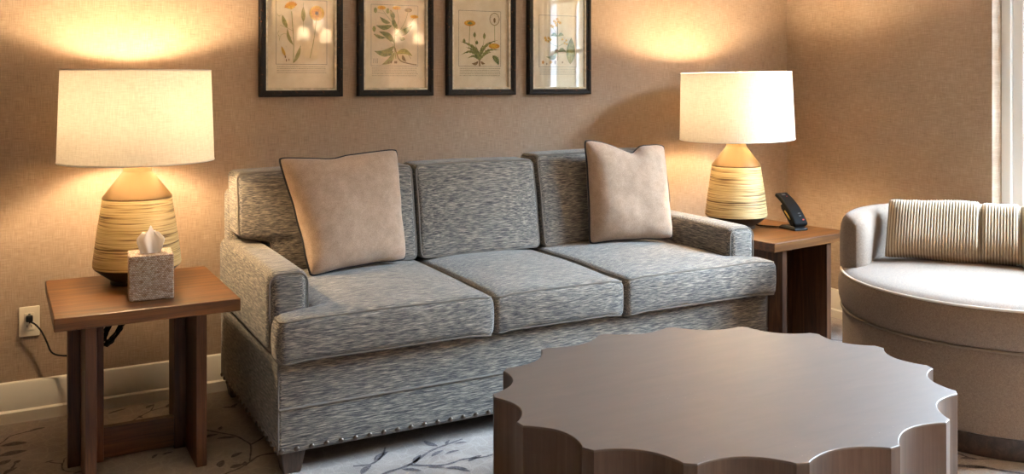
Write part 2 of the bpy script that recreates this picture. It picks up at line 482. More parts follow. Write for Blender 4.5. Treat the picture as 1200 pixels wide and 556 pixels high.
for (x, y, a, L, W) in ((.629, -.504, .2, .07, .028), (.678, -.55, -.3, .07, .025), (.679, -.721, .6, .055, .024), (.618, -.772, 1.2, .06, .030),
        (.659, -.816, .2, .05, .030), (.688, -.81, 1.4, .04, .022), (.678, -.444, 1.2, .035, .018), (.749, -.237, -.5, .06, .02), (.773, -.227, .9, .05, .02),
        (.359, -.075, .4, .08, .018), (.392, -.243, .2, .04, .018), (.432, -.182, 1.8, .035, .016), (.479, -.077, .7, .05, .022), (.545, -.104, 1.1, .05, .02),
        (.472, -.594, .3, .04, .015), (.43, -.60, 1, .04, .015), (.075, -.138, .5, .055, .018), (.006, -.255, -.1, .085, .042), (.002, -.344, .1, .09, .045),
        (-.022, -.417, .7, .05, .035), (.016, -.431, .9, .03, .022), (-.005, -.501, .8, .06, .024), (.19, -.62, .3, .03, .012), (.11, -.48, .2, .03, .012),
        (1.303, -.945, 1.9, .075, .03), (1.111, -.967, .7, .09, .03), (1.03, -1.045, .8, .08, .028), (1.29, -1.035, .5, .07, .02), (1.295, -1.179, -.6, .075, .026),
        (1.341, -1.049, .1, .06, .018), (1.31, -1.204, -.9, .05, .02), (1.21, -1.049, .9, .08, .024), (1.385, -1.134, .4, .07, .024), (1.36, -.965, .9, .05, .014),
        (1.40, -.99, -.2, .05, .014), (1.16, -1.12, -.7, .07, .022), (1.24, -1.14, -.5, .06, .018), (2.86, -1.93, -.6, .06, .02), (2.82, -1.99, -.5, .08, .03)):
    leafpoly(b, x, y, a, L, W, 1)
rv = random.Random(3)
for k in range(34):                     # the same vine pattern continues over the open carpet
    x, y = rv.uniform(-2.3, 3.2), rv.uniform(-5, -2.6) if k % 3 else rv.uniform(-2.5, -.3)
    if k % 3 == 0: x = rv.uniform(-2.4, -.5)
    a = rv.uniform(0, 2*PI); pts = [(x, y)]
    for q in range(6):
        a += rv.uniform(-.5, .5); x += .12*math.cos(a); y += .12*math.sin(a); pts.append((x, y))
        leafpoly(b, x+.03*math.cos(a+1.4), y+.03*math.sin(a+1.4), a+rv.uniform(.4, 1.1), .08, .03, 1)
    ribbon(b, pts, .014, 1)
struct(b.build('floor', ['carpet', 'vine'], smooth=0))
b = MB(); b.box(XL-.1, XW+.6, YR-.1, .1, ZC, ZC+.1); struct(b.build('ceiling', 'ceiling', smooth=0))
b = MB(); b.box(XL-.1, XW+.2, 0, .1, 0, ZC); struct(b.build('wall_back', 'wall_x', smooth=0))
b = MB(); b.box(XL-.1, XL, YR, 0, 0, ZC); struct(b.build('wall_left', 'wall_y', smooth=0))
b = MB(); b.box(XL-.1, XW+.2, YR-.1, YR, 0, ZC); struct(b.build('wall_rear', 'wall_x', smooth=0))
WY0, WY1, WZ0, WZ1 = -3.00, -1.275, .12, 2.5
b = MB()
b.box(XW, XW+.16, WY1, 0, 0, ZC); b.box(XW, XW+.16, YR, WY0, 0, ZC)
b.box(XW, XW+.16, WY0, WY1, 0, WZ0); b.box(XW, XW+.16, WY0, WY1, WZ1, ZC)
struct(b.build('wall_right', 'wall_y', smooth=0))

def baseboard(name, run):
    # profile (distance from wall, height): plinth step, face, small top bead
    prof = [(0, 0), (.026, 0), (.026, .040), (.021, .044), (.016, .046), (.016, .140), (.012, .147), (.004, .150), (0, .150)]
    b = MB(); n = len(prof); vs = []
    for t in (0, 1):
        for (d, z) in prof: vs.append(run(t, d, z))
    fs = [(i, (i+1) % n, n+(i+1) % n, n+i) for i in range(n)] + [tuple(range(n)), tuple(range(n, 2*n))[::-1]]
    b.add(vs, fs); return struct(b.build(name, 'trim', smooth=30))
baseboard('baseboard_back', lambda t, d, z: (XL+(XW-XL)*t, -d, z))
baseboard('baseboard_right', lambda t, d, z: (XW-d, -.026+(WY1+.026)*t, z))
baseboard('baseboard_rear', lambda t, d, z: (XL+(XW-XL)*t, YR+d, z))
baseboard('baseboard_left', lambda t, d, z: (XL+d, -.026+(YR+.052)*t, z))

# window: stepped white frame set back in the wall opening, mullioned sashes
w = struct(empty('window_1', (XW+.066, 0, 0)))
b = MB()
def ring(b, x0, x1, y0, y1, z0, z1, t):
    b.box(x0, x1, y0, y0+t, z0, z1); b.box(x0, x1, y1-t, y1, z0, z1)
    b.box(x0, x1, y0+t, y1-t, z0, z0+t); b.box(x0, x1, y0+t, y1-t, z1-t, z1)
ring(b, 0, .09, WY0, WY1, WZ0, WZ1, .045); ring(b, .016, .09, WY0+.045, WY1-.045, WZ0+.045, WZ1-.045, .05)
ring(b, .03, .09, WY0+.095, WY1-.095, WZ0+.095, WZ1-.095, .04)
b.build('window_frame', 'window_paint', w, smooth=0, bevel=.003)
iy0, iy1, iz0, iz1 = WY0+.135, WY1-.135, WZ0+.135, WZ1-.135
b = MB(); ym = (iy0+iy1)/2
b.box(.035, .085, ym-.03, ym+.03, iz0, iz1)
for i in (1, 3):
    y = iy0+(iy1-iy0)*i/4; b.box(.05, .075, y-.014, y+.014, iz0, iz1)
for i in range(1, 5):
    z = iz0+(iz1-iz0)*i/5; b.box(.0495, .0755, iy0, iy1, z-.014, z+.014)
b.build('window_bars', 'window_paint', w, smooth=0)
b = MB(); b.box(.060, .064, iy0, iy1, iz0, iz1)
def clear_glass():
    m, nt, bb, out = new_mat('window_glass')
    t = nd(nt, 'ShaderNodeBsdfTransparent'); g = nd(nt, 'ShaderNodeBsdfGlossy', Roughness=.0)
    fr = nd(nt, 'ShaderNodeFresnel', IOR=1.45); mx = nd(nt, 'ShaderNodeMixShader')
    gb = nd(nt, 'ShaderNodeNewGeometry'); nt.links.new(mth(nt, 'MULTIPLY', fr.outputs[0], mth(nt, 'SUBTRACT', 1, gb.outputs['Backfacing'])), mx.inputs[0]); nt.links.new(t.outputs[0], mx.inputs[1]); nt.links.new(g.outputs[0], mx.inputs[2])
    nt.links.new(mx.outputs[0], out.inputs[0]); return m
M['window_glass'] = clear_glass()
b.build('window_pane', 'window_glass', w, smooth=0)

# ------------------------------------------------------------------ sofa
SX0, SX1 = .752, 2.852
sofa = tag(empty('sofa', (0, 0, 0)), 'long grey heathered tweed sofa with nailhead trim under the four framed prints', 'sofa')
BF = -.985
b = MB(); b.rbox(SX1-SX0, BF*-1-.05, .305, .014, 3, (10, 6, 4), lambda p: p+Vector(((SX0+SX1)/2, (BF-.05)/2, .2275)))
b.build('base', 'tweed', sofa)
b = MB(); b.tube([(SX0+.004+.002*0, BF-.001, .222), (SX1-.004, BF-.001, .222)], .0045, 8); b.build('front_welt', 'tweed_welt', sofa)
for x in (SX0+.003, SX1-.003):
    b = MB(); b.tube([(x, BF+.003, .08), (x, BF+.003, .372)], .003, 6); b.build('corner_seam', 'tweed_welt', sofa)
AW, AF, AT = .142, -.90, .648
for side in (0, 1):
    x0 = SX0-.010 if side == 0 else SX1+.010-AW
    b = MB()
    def armfn(p, x0=x0):
        q = p.copy(); q.z += .004*math.cos(p.y*3) if p.z > 0 else 0
        return q+Vector((x0+AW/2, (AF-.06)/2, (.37+AT)/2))
    b.rbox(AW, -AF-.06, AT-.37, .040, 6, (4, 14, 6), armfn)
    arm = b.build('arm', 'tweed', sofa)
    b = MB(); yy = AF+.010
    lp = rrect(AW-.014, AT-.37-.014, .036, 6, 6)
    b.tube([(x0+AW/2+u, yy, (.37+AT)/2+v) for u, v in lp], .0028, 6, True); b.build('arm_seam', 'tweed_welt', arm)
b = MB(); b.rbox(SX1-SX0-.02, .14, .50, .035, 5, (12, 3, 6), lambda p: p+Vector(((SX0+SX1)/2, -.12, .60)))
b.build('back_frame', 'tweed', sofa)

# seat cushions (the outer two are T-shaped and wrap the arm fronts)
def seat(x0, x1, tl, tr, dy=0, dz=0, seed=0):
    yb, yf, z0, z1 = -.20, -1.03+dy, .378, .525+dz
    sx, sy, sz = x1-x0, yb-yf, z1-z0
    cx, cy, cz = (x0+x1)/2, (yb+yf)/2, (z0+z1)/2
    def fn(p):
        u, v = p.x/(sx/2), p.y/(sy/2)
        q = Vector((p.x+cx, p.y+cy, p.z+cz))
        k = max(0, 1-abs(u)**2.4)*max(0, 1-abs(v)**2.6)
        if p.z > 0: q.z += .022*k*(p.z/(sz/2)) + .004*mnoise.noise(Vector((q.x*5, q.y*5, seed)))
        if p.y < 0: q.y -= .012*max(0, 1-abs(u)**2)*(max(0, 1-(p.z/(sz/2))**2))*(-v)
        q.x += .008*math.copysign(1, u)*abs(u)**3*max(0, 1-(p.z/(sz/2))**2)
        q.z -= .010*max(0, abs(u)-.75)/.25*max(0, -v)   # soft drooping front corners
        t = 1/(1+math.exp(-(q.y-(AF-.022))/.005))         # 0 in front of the arm, 1 beside it
        fr = (q.x-cx)
        if tl and fr < 0: q.x = cx + fr*(1-t*(AW-.008)/(sx/2))
        if tr and fr > 0: q.x = cx + fr*(1-t*(AW-.008)/(sx/2))
        return q
    b = MB(); b.rbox(sx, sy, sz, .026, 4, (20, 56, 5), fn)
    c = b.build('seat_cushion', 'tweed', sofa)
    for zz in (1, -1):
        r = .026; b = MB()
        lp = rrect(sx-2*r*.26, sy-2*r*.26, .020, 5, 60)
        b.tube([fn(Vector((u, v, zz*(sz/2-r*.27)))) for u, v in lp], .0036, 6, True)
        b.build('piping', 'tweed_welt', c)
seat(SX0-.006, 1.514, True, False, 0, 0, 1)
seat(1.520, 2.082, False, False, .006, -.004, 2)
seat(2.088, SX1+.008, False, True, -.004, .002, 3)

def backc(x0, x1, zt, tl, tr, dy=0, seed=0):
    sx, sy, sz = x1-x0, .165, zt-.53
    cx, cz = (x0+x1)/2, (zt+.53)/2
    def fn(p):
        u, w = p.x/(sx/2), p.z/(sz/2)
        q = Vector((p.x+cx, p.y, p.z+cz))
        k = max(0, 1-abs(u)**2.2)*max(0, 1-abs(w)**2.2)
        if p.y < 0: q.y -= .022*k
        q.z += .006*max(0, 1-u*u)*(1 if w > 0 else 0)*w
        t = 1/(1+math.exp((q.z-(AT+.022))/.005))
        fr = q.x-cx
        if (tl and fr < 0) or (tr and fr > 0): q.x = cx+fr*(1-t*(AW-.020)/(sx/2))
        q.x += .004*mnoise.noise(Vector((q.z*6, seed, 0)))
        q.y += -.272+dy + (q.z-.53)*.17
        return q
    b = MB(); b.rbox(sx, sy, sz, .024, 4, (20, 4, 48), fn)
    c = b.build('back_cushion', 'tweed', sofa)
    for yy in (-1, 1):
        r = .024; b = MB(); lp = rrect(sx-2*r*.26, sz-2*r*.26, .024, 6, 50)
        b.tube([fn(Vector((u, yy*(sy/2-r*.27), v))) for u, v in lp], .0042, 6, True)
        b.build('piping', 'tweed_welt', c)
backc(SX0+.012, 1.503, .925, True, False, 0, 1)
backc(1.512, 2.098, .925, False, False, 0, 2)
backc(2.106, SX1-.012, .945, False, True, -.012, 3)
for (x, y) in ((SX0+.055, BF+.055), (SX1-.055, BF+.055), (SX0+.055, -.10), (SX1-.055, -.10)):
    b = MB(); vs = []
    for z, k in ((0, .028), (.082, .042)):
        vs += [(x-k, y-k, z), (x+k, y-k, z), (x+k, y+k, z), (x-k, y+k, z)]
    b.add(vs, [(0, 3, 2, 1), (4, 5, 6, 7)] + [(i, (i+1) % 4, 4+(i+1) % 4, 4+i) for i in range(4)])
    b.build('leg', 'dark_leg', sofa, smooth=0, bevel=.004)
nb = MB(); nb.lathe([(.0092, 0), (.0092, .001), (.0080, .0034), (.005, .0052), (.001, .006)], 12)
nail0 = None
spots = [(SX0+.012+.0498*i, BF-.0005, 'f') for i in range(42)] + [(SX0-.0005, BF+.03+.051*i, 's') for i in range(18)]
for (x, y, d) in spots:
    if nail0 is None: nail0 = o = nb.build('nailhead', 'nail', sofa)
    else: o = nail0.copy(); COL.objects.link(o); o.parent = sofa
    o.location = (x, y, .0885); o.rotation_euler = (PI/2, 0, 0) if d == 'f' else (0, -PI/2, 0)

# ------------------------------------------------------------------ throw pillows
def pillow(name, TL, TR, BR, BL, T, label, sag=0, sag_u=0, seed=0, group=None, pinch=.05, flat=.52):
    TL, TR, BR, BL = map(Vector, (TL, TR, BR, BL)); o = (TL+TR+BR+BL)/4
    nrm = ((TR-TL+BR-BL).cross(TL-BL+TR-BR)).normalized()
    if nrm.y > 0: nrm = -nrm
    n = 34
    def base(u, v):
        c8 = 1-.035*abs(u*v)**10
        uu = c8*u*(1-pinch*(1-v*v)*u*u); vv = c8*v*(1-pinch*(1-u*u)*v*v)
        uu += .012*mnoise.noise(Vector((v*3.2, seed+20, u*.5))); vv += .014*mnoise.noise(Vector((u*3.2, seed+30, v*.5)))
        a, c = (uu+1)/2, (vv+1)/2
        p = (BL*(1-a)+BR*a)*(1-c) + (TL*(1-a)+TR*a)*c
        if sag:
            s = math.exp(-((u-sag_u)/(.45 if u < sag_u else .16))**2)*max(0, (v+.2)/1.2)**2
            p = p + Vector((0, 0, -sag*s))
        return p
    root = tag(empty(name, o), label, 'pillow', group); b = MB(); vs = []; fs = []; idx = {}
    def th(u, v):
        k = max(0, (1-u**4)*(1-v**4))
        t = T/2*k**flat
        return t*(1+.10*mnoise.noise(Vector((u*1.6, v*1.6, seed)))+.05*mnoise.noise(Vector((u*4, v*4, seed+5))))
    mp = lambda i: math.sin((i/n*2-1)*PI/2)
    for s in (1, -1):
        for i in range(n+1):
            for j in range(n+1):
                u, v = mp(i), mp(j)
                edge = i in (0, n) or j in (0, n)
                key = (i, j, 0 if edge else s)
                if key in idx: continue
                idx[key] = len(vs)
                vs.append(base(u, v)-o + nrm*(s*th(u, v)) + nrm*.006*mnoise.noise(Vector((u*2, v*2, seed+9))))
    for s in (1, -1):
        for i in range(n):
            for j in range(n):
                q = []
                for (a, c) in ((i, j), (i+1, j), (i+1, j+1), (i, j+1)):
                    e = a in (0, n) or c in (0, n); q.append(idx[(a, c, 0 if e else s)])
                fs.append(tuple(q))
    b.add(vs, fs); b.build('cover', 'felt', root, smooth=180)
    loop = [(i, 0) for i in range(n)] + [(n, j) for j in range(n)] + [(n-i, n) for i in range(n)] + [(0, n-j) for j in range(n)]
    b = MB(); b.tube([vs[idx[(i, j, 0)]] for i, j in loop], .0050, 8, True); b.build('piping', 'black_cord', root)['label'] = 'black corded edge'
    return root
G = 'tan throw pillows on the sofa'
pillow('throw_pillow', (.895, -.412, .988), (1.404, -.362, 1.002), (1.416, -.428, .553), (.990, -.522, .545), .165,
       'tan felt throw pillow with black piping at the left end of the sofa', .012, -.1, 1, G)
pillow('throw_pillow', (2.290, -.408, 1.014), (2.750, -.398, .974), (2.666, -.570, .556), (2.298, -.440, .546), .165,
       'tan felt throw pillow with a dented top at the right end of the sofa', .040, .14, 4, G)

# ------------------------------------------------------------------ end tables
TZ = .552
def end_table(name, loc, rz, label):
    t = tag(empty(name, loc, rz), label, 'end table', 'wooden end tables beside the sofa')
    b = MB(); b.box(-.282, .282, -.312, .312, TZ-.042, TZ); b.build('tabletop', 'walnut', t, smooth=0, bevel=.003)
    for x in (-.176, .160):
        b = MB()
        b.box(x-.017, x+.017, -.285, .285, 0, TZ-.042)
        b.box(x-.055, x-.017, -.085, -.045, 0, TZ-.042); b.box(x+.017, x+.055, -.085, -.045, 0, TZ-.042)
        b.build('leg', 'walnut_leg', t, smooth=0, bevel=.002)
    b = MB(); b.box(-.121, .105, -.082, -.050, .010, .112); b.build('stretcher', 'walnut', t, smooth=0, bevel=.002)
    b = MB(); b.box(-.121, .105, -.080, -.050, TZ-.072, TZ-.042); b.build('apron', 'walnut_leg', t, smooth=0, bevel=.002)
    return t
tab = end_table('end_table', (.392, -.480, 0), .010, 'brown walnut end table left of the sofa under the lamp and tissue box')
tab2 = copy_tree(tab); tab2.location = (3.245, -.515, .012); tab2.rotation_euler = (0, 0, math.radians(8))
tab2.location.z = 0
tab2['label'] = 'brown walnut end table in the room corner under the lamp and black phone'

# ------------------------------------------------------------------ lamps
def lamp(loc, label, tilt=0):
    t = tag(empty('table_lamp', loc), label, 'lamp', 'table lamps with linen drum shades')
    b = MB(); b.lathe([(.086, 0), (.092, .002), (.092, .010), (.088, .014)], 64); b.build('foot', 'bronze', t)
    b = MB(); b.lathe([(.084, .012), (.098, .020), (.128, .042), (.148, .060), (.150, .064)], 64); b.build('base_bowl', 'bronze', t)
    b = MB(); prof = [(.1495, .062), (.1512, .068)]
    for i in range(1, 40):
        k = i/39; z = .068+(.306-.068)*k; r = .1512-(.1512-.1185)*k**1.15
        prof.append((r, z))
    prof += [(.1165, .3085)]
    b.lathe(prof, 96); b.build('combed_body', 'lamp_body', t)
    b = MB(); b.lathe([(.1185, .3065), (.1195, .309), (.1185, .3125), (.052, .401), (.0495, .405), (.0495, .452), (.047, .455)], 64); b.build('neck', 'gold', t)
    sh = empty('shade', (0, 0, .606)); sh.parent = t; sh.rotation_euler = (0, tilt, 0)
    z0, z1, r0, r1 = -.164, .164, .267, .256
    b = MB(); b.lathe([(r0, z0), (r1, z1)], 96, caps=False)
    o = b.build('drum', 'shade', sh)
    # close the thin rim
    for r, z in ((r0, z0), (r1, z1)):
        b = MB(); b.lathe([(r+.0008, z-.0025), (r+.0012, z), (r+.0008, z+.0025), (r-.0030, z+.0025), (r-.0034, z), (r-.0030, z-.0025), (r+.0008, z-.0025)], 96, caps=False)
        b.build('rim_trim', 'shade_trim', sh)
    b = MB()
    for k in range(3):
        a = 2*PI*k/3+.5; b.tube([(0, 0, z1-.03), (r1*.5*math.cos(a), r1*.5*math.sin(a), z1-.028), ((r1-.004)*math.cos(a), (r1-.004)*math.sin(a), z1-.006)], .0016, 6)
    b.lathe([(.012, z1-.036), (.012, z1-.028), (.006, z1-.022), (.009, z1-.006), (.003, z1+.006)], 16)
    b.build('spider_and_finial', 'gold', sh)
    b = MB(); b.lathe([(.02, .455), (.02, .50), (.017, .535), (.017, .560)], 24); b.build('socket', 'gold', t)
    b = MB(); b.tube(smoothpath([(0, .02, .50), (0, .055, .56), (0, .075, .65), (0, .04, .725), (0, 0, .74), (0, -.04, .725), (0, -.075, .65), (0, -.055, .56), (0, -.02, .50)], 5), .0016, 6)
    b.build('harp', 'gold', t)
    b = MB(); prof = []
    for i in range(17):
        a = -PI/2+PI*i/16; prof.append((max(.0008, .03*math.cos(a)), .03*math.sin(a)+.663))
    prof = [(.013, .555), (.013, .60), (.018, .618), (.026, .642)] + prof[6:]
    b.lathe(prof, 24); b.build('bulb', 'bulb', t)
    return t
lampL = lamp((.402, -.345, TZ), 'glowing table lamp with ribbed cream base on the left end table behind the tissue box')
lampR = copy_tree(lampL); lampR.location = (3.172, -.430, TZ+.004)
lampR.location.z = TZ
lampR['label'] = 'glowing table lamp with ribbed cream base on the corner end table beside the phone'
for ch in lampR.children:
    if ch.name.startswith('shade'): ch.rotation_euler = (0, math.radians(-1.3), 0); ch.scale = (1.05, 1.05, 1.0)

# ------------------------------------------------------------------ tissue box
t = tag(empty('tissue_box', (.414, -.612, TZ), math.radians(-4)), 'whitewashed rattan tissue box with a white tissue on the left end table', 'tissue box')
b = MB(); W2, D2, H2 = .070, .064, .150
def shell(b, w, d, h, hole):
    # woven cover with an oval hole in its lid
    n = 32; ring_o = []; ring_i = []
    for k in range(n):
        a = 2*PI*k/n; c, s_ = math.cos(a), math.sin(a); m = max(abs(c), abs(s_))
        ring_o.append((w*c/m, d*s_/m)); ring_i.append((hole*c*1.5, hole*s_*.75))
    vs = []
    for (r, z) in ((ring_o, 0), (ring_o, h), (ring_i, h+.001), (ring_i, h-.03)): vs += [(x, y, z) for x, y in r]
    fs = []
    for L in range(3):
        for k in range(n): fs.append((L*n+k, L*n+(k+1) % n, (L+1)*n+(k+1) % n, (L+1)*n+k))
    fs.append(tuple(range(n))[::-1]); fs.append(tuple(range(3*n, 4*n)))
    b.add(vs, fs)
shell(b, W2, D2, H2, .028)
b.build('rattan_cover', 'rattan', t, smooth=30, bevel=.004)
b = MB(); n, mrow = 26, 12
for lay in (0, 1):
    vs = []
    for j in range(mrow+1):
        v = j/mrow
        for i in range(n+1):
            u = i/n*2-1
            hw = .026 + .018*min(1, v*1.5) if v < .75 else .044-.010*(v-.75)*4
            peak = (.070+.022*math.exp(-((u-.0)/.22)**2)) if lay == 0 else (.062 + .012*math.exp(-((u-.45)/.3)**2))
            z = H2-.02 + (peak+.02)*v
            y = .007*math.sin(u*4+lay*2)*(.3+v) + (.008 if lay else -.008) + .002*math.sin(u*9+v*3)
            vs.append((u*hw*(1-.25*max(0, v-.8)*5*(abs(u) > .5)), y, z))
    fs = [(j*(n+1)+i, j*(n+1)+i+1, (j+1)*(n+1)+i+1, (j+1)*(n+1)+i) for j in range(mrow) for i in range(n)]
    b.add(vs, fs)
o = b.build('tissue', 'tissue', t, smooth=180); sm = o.modifiers.new('thickness', 'SOLIDIFY'); sm.thickness = .0006

# ------------------------------------------------------------------ phone
t = tag(empty('desk_phone', (3.385, -.60, TZ), math.radians(-4)), 'black cordless phone leaning in its charging cradle on the corner end table', 'phone')
# local frame: -y is the front of the phone, the handset leans back to +y
b = MB(); vs = []
for (hw, y0, y1, z) in ((.040, -.060, .060, 0), (.040, -.060, .060, .008), (.033, -.045, .045, .018)):
    vs += [(-hw, y0, z), (hw, y0, z), (hw, y1, z), (-hw, y1, z)]
fs = [(0, 3, 2, 1), (8, 9, 10, 11)]
for L in (0, 4):
    for k in range(4): fs.append((L+k, L+(k+1) % 4, L+4+(k+1) % 4, L+4+k))
b.add(vs, fs); b.build('base', 'black', t, smooth=0, bevel=.004)
lean = math.radians(47)
def L2(p):       # cradle/handset frame: z along the handset, y its thickness
    return Vector((p.x, p.y*math.cos(lean)+p.z*math.sin(lean)-.050, -p.y*math.sin(lean)+p.z*math.cos(lean)+.024))
def wedge(p):
    q = L2(p+Vector((0, .018, .070))); k = max(0, min(1, (q.z-.010)/.10)); q.x *= 1.0-.15*k
    if p.y > 0: q.y += -.012*k
    q.z = max(q.z, .012); return q
b = MB(); b.rbox(.052, .032, .150, .008, 3, (4, 2, 10), wedge)
cr = b.build('cradle', 'black', t)
b = MB(); b.rbox(.004, .007, .056, .0014, 2, (1, 1, 2), lambda p: L2(p+Vector((-.0275, .008, .074)))); b.build('side_strip', 'brass_contact', cr)
def hs(p):
    q = p+Vector((0, -.010, .098)); q.y += -.016*(1-((q.z-.10)/.10)**2)+.006
    q.x *= 1.06-.18*(q.z/.2)
    return L2(q)
b = MB(); b.rbox(.078, .024, .205, .009, 4, (5, 2, 16), hs); h = b.build('handset', 'black_gloss', t)
b = MB(); b.rbox(.006, .003, .004, .001, 2, (1, 1, 1), lambda p: hs(p+Vector((.006, -.0125, .066)))); b.build('message_light', 'red_light', h)
b = MB(); b.rbox(.010, .003, .006, .001, 2, (1, 1, 1), lambda p: hs(p+Vector((.018, -.0125, -.080)))); b.build('red_key', 'red_light', h)
for k in range(3):
    b = MB(); b.rbox(.024, .0015, .0016, .0005, 1, (1, 1, 1), lambda p: hs(p+Vector((-.004, -.0122, .077+.004*k)))); b.build('earpiece_slot', 'grey_print', h)
for k in range(2):
    b = MB(); b.rbox(.014, .0015, .003, .0006, 1, (1, 1, 1), lambda p: hs(p+Vector((.010, -.0122, -.045-.014*k)))); b.build('key', 'grey_print', h)
b = MB(); b.tube(smoothpath([(3.372, -.548, TZ+.004), (3.33, -.50, TZ+.004), (3.30, -.44, TZ+.004), (3.33, -.36, TZ+.004), (3.40, -.28, TZ+.004), (3.42, -.20, TZ+.004)], 8), .0028, 8)
tag(b.build('phone_cord', 'black'), 'thin black cord running across the corner end table behind the phone', 'cord')

# ------------------------------------------------------------------ outlet, plug and cord
t = tag(empty('wall_outlet', (.0575, 0, .3137)), 'ivory wall outlet with a black plug low on the wall left of the end table', 'outlet')
b = MB(); b.box(-.035, .035, -.006, 0, 0, .114); b.build('cover_plate', 'ivory', t, smooth=0, bevel=.003)
b = MB(); b.box(-.0165, .0165, -.0085, -.005, .024, .090); rc = b.build('receptacle', 'ivory', t, smooth=0, bevel=.0015)
for nm, x0, x1, z0, z1 in (('slot', -.0085, -.0060, .036, .045), ('slot', .0058, .0082, .036, .044), ('ground_hole', -.002, .003, .050, .055), ('test_button', -.004, .004, .083, .087)):
    b = MB(); b.box(x0, x1, -.0092, -.008, z0, z1); b.build(nm, 'slot', rc, smooth=0)
for z0 in (.013, .101):
    b = MB(); b.lathe([(.003, 0), (.003, .001)], 12); b.xf(lambda p: Vector((p.x, -.006-p.z, z0+p.y))); b.build('screw', 'ivory', t, smooth=0)
t = tag(empty('lamp_cord', (.0575, -.009, .385)), 'black lamp cord plugged into the wall outlet and looping behind the left end table', 'cord')
b = MB(); b.rbox(.024, .026, .022, .005, 3, (2, 2, 2), lambda p: p+Vector((0, -.0135, 0))); b.build('plug', 'black', t)
path = [(0, -.022, -.008), (.020, -.026, -.022), (.040, -.026, -.050), (.058, -.026, -.092), (.070, -.026, -.126), (.085, -.028, -.142), (.112, -.034, -.150), (.150, -.06, -.148), (.180, -.11, -.14), (.21, -.15, -.12), (.24, -.17, -.08), (.28, -.19, .0), (.31, -.21, .05), (.34, -.22, .10)]
b = MB(); b.tube(smoothpath(path, 8), .0033, 8)
rr = random.Random(5)
c0 = Vector((.272, -.20, -.035))
for k in range(7):                        # the slack, tied in a bundle of loops under the tabletop
    pts = []
    ang = rr.uniform(-.3, .3); a_, b_ = rr.uniform(.014, .026), rr.uniform(.038, .060)
    for i in range(16):
        q = 2*PI*i/16; x, z = a_*math.cos(q), b_*math.sin(q)
        x, z = x*math.cos(.55+ang)+z*math.sin(.55+ang), -x*math.sin(.55+ang)+z*math.cos(.55+ang)
        pts.append(c0+Vector((x+rr.uniform(-.004, .004), rr.uniform(-.012, .012), z)))
    b.tube(smoothpath(pts, 4, True), .0033, 6, True)
b.build('cable', 'black', t)

# ------------------------------------------------------------------ coffee table
CT = .43; cc = Vector((1.7833, -1.9236, 0)); e1 = Vector((-.6351, .1983, 0)); e2 = Vector((.2245, .5289, 0))
tips = [cc + e1*math.cos(k*PI/8) + e2*math.sin(k*PI/8) for k in range(16)]
outline = []
for k in range(16):
    a, c = tips[k], tips[(k+1) % 16]; d = c-a; L = d.length; t_ = d/L
    inn = (cc-(a+c)/2); inn -= t_*inn.dot(t_); inn.normalize()
    ft = .016; n = 18                       # blunt tip half width
    # rounded tip start
    for i in range(n+1):
        s_ = i/n; x = ft + (L-2*ft)*s_
        dep = .040*math.sin(PI*s_)**.85
        outline.append(a + t_*x + inn*(dep-.000))
def inset(P, d):
    out = []; n = len(P)
    for i in range(n):
        t_ = (P[(i+1) % n]-P[i-1]).normalized(); nn = Vector((-t_.y, t_.x, 0))
        if nn.dot(cc-P[i]) < 0: nn = -nn
        out.append(P[i]+nn*d)
    return out
def loft(b, rings, mi=0):
    n = len(rings[0]); vs = [tuple(p) for r in rings for p in r]; fs = []
    for L in range(len(rings)-1):
        for k in range(n): fs.append((L*n+k, L*n+(k+1) % n, (L+1)*n+(k+1) % n, (L+1)*n+k))
    fs.append(tuple(range(n))[::-1]); fs.append(tuple((len(rings)-1)*n+k for k in range(n)))
    b.add(vs, fs, mi)
def at(P, z): return [Vector((p.x-cc.x, p.y-cc.y, z)) for p in P]
ct = tag(empty('coffee_table', cc), 'large oval coffee table with scalloped fluted edge in satin taupe in front of the sofa', 'coffee table')
b = MB(); loft(b, [at(inset(outline, .002), .0), at(outline, .004), at(outline, CT-.005)]); b.build('fluted_base', 'ct_side', ct, smooth=30)
b = MB(); loft(b, [at(outline, CT-.005), at(outline, CT-.0025), at(inset(outline, .0009), CT-.0007), at(inset(outline, .0022), CT)]); b.build('tabletop', 'ct_top', ct, smooth=14)

# ------------------------------------------------------------------ swivel chair
CC = Vector((3.35, -1.69, 0)); FA = math.radians(213); CR = .57
ch = tag(empty('barrel_chair', CC, FA), 'round beige upholstered barrel chair on a wooden plinth at the right by the window', 'chair')
# local +x is the direction the chair faces
b = MB(); b.lathe([(.500, 0), (.505, .004), (.505, .074), (.500, .078)], 96); b.build('plinth', 'plinth', ch)
b = MB(); b.lathe([(.470, .076), (.535, .086), (.552, .094), (.556, .20), (.556, .362), (.552, .374), (.50, .376)], 96); b.build('body', 'chair', ch)
b = MB(); prof = [(.50, .376), (.548, .377), (.562, .390), (.570, .42), (.573, .455), (.571, .490), (.563, .514), (.548, .527), (.515, .536), (.45, .543), (.30, .551), (.12, .555), (.002, .556)]
b.lathe(prof, 96, caps=False); seatc = b.build('seat_cushion', 'chair', ch, smooth=180)
b = MB(); b.tube([(.560*math.cos(2*PI*k/96), .560*math.sin(2*PI*k/96), .521) for k in range(96)], .0050, 8, True); b.build('piping', 'chair_pipe', seatc)['label'] = 'pale piping around the top edge'
b = MB(); b.tube([(.560*math.cos(2*PI*k/96), .560*math.sin(2*PI*k/96), .379) for k in range(96)], .0045, 8, True); b.build('welt', 'chair_pipe_dark', seatc)
b = MB(); n = 72; A0 = math.radians(74); A1 = 2*PI-A0; sec = 24; vs = []; fs = []
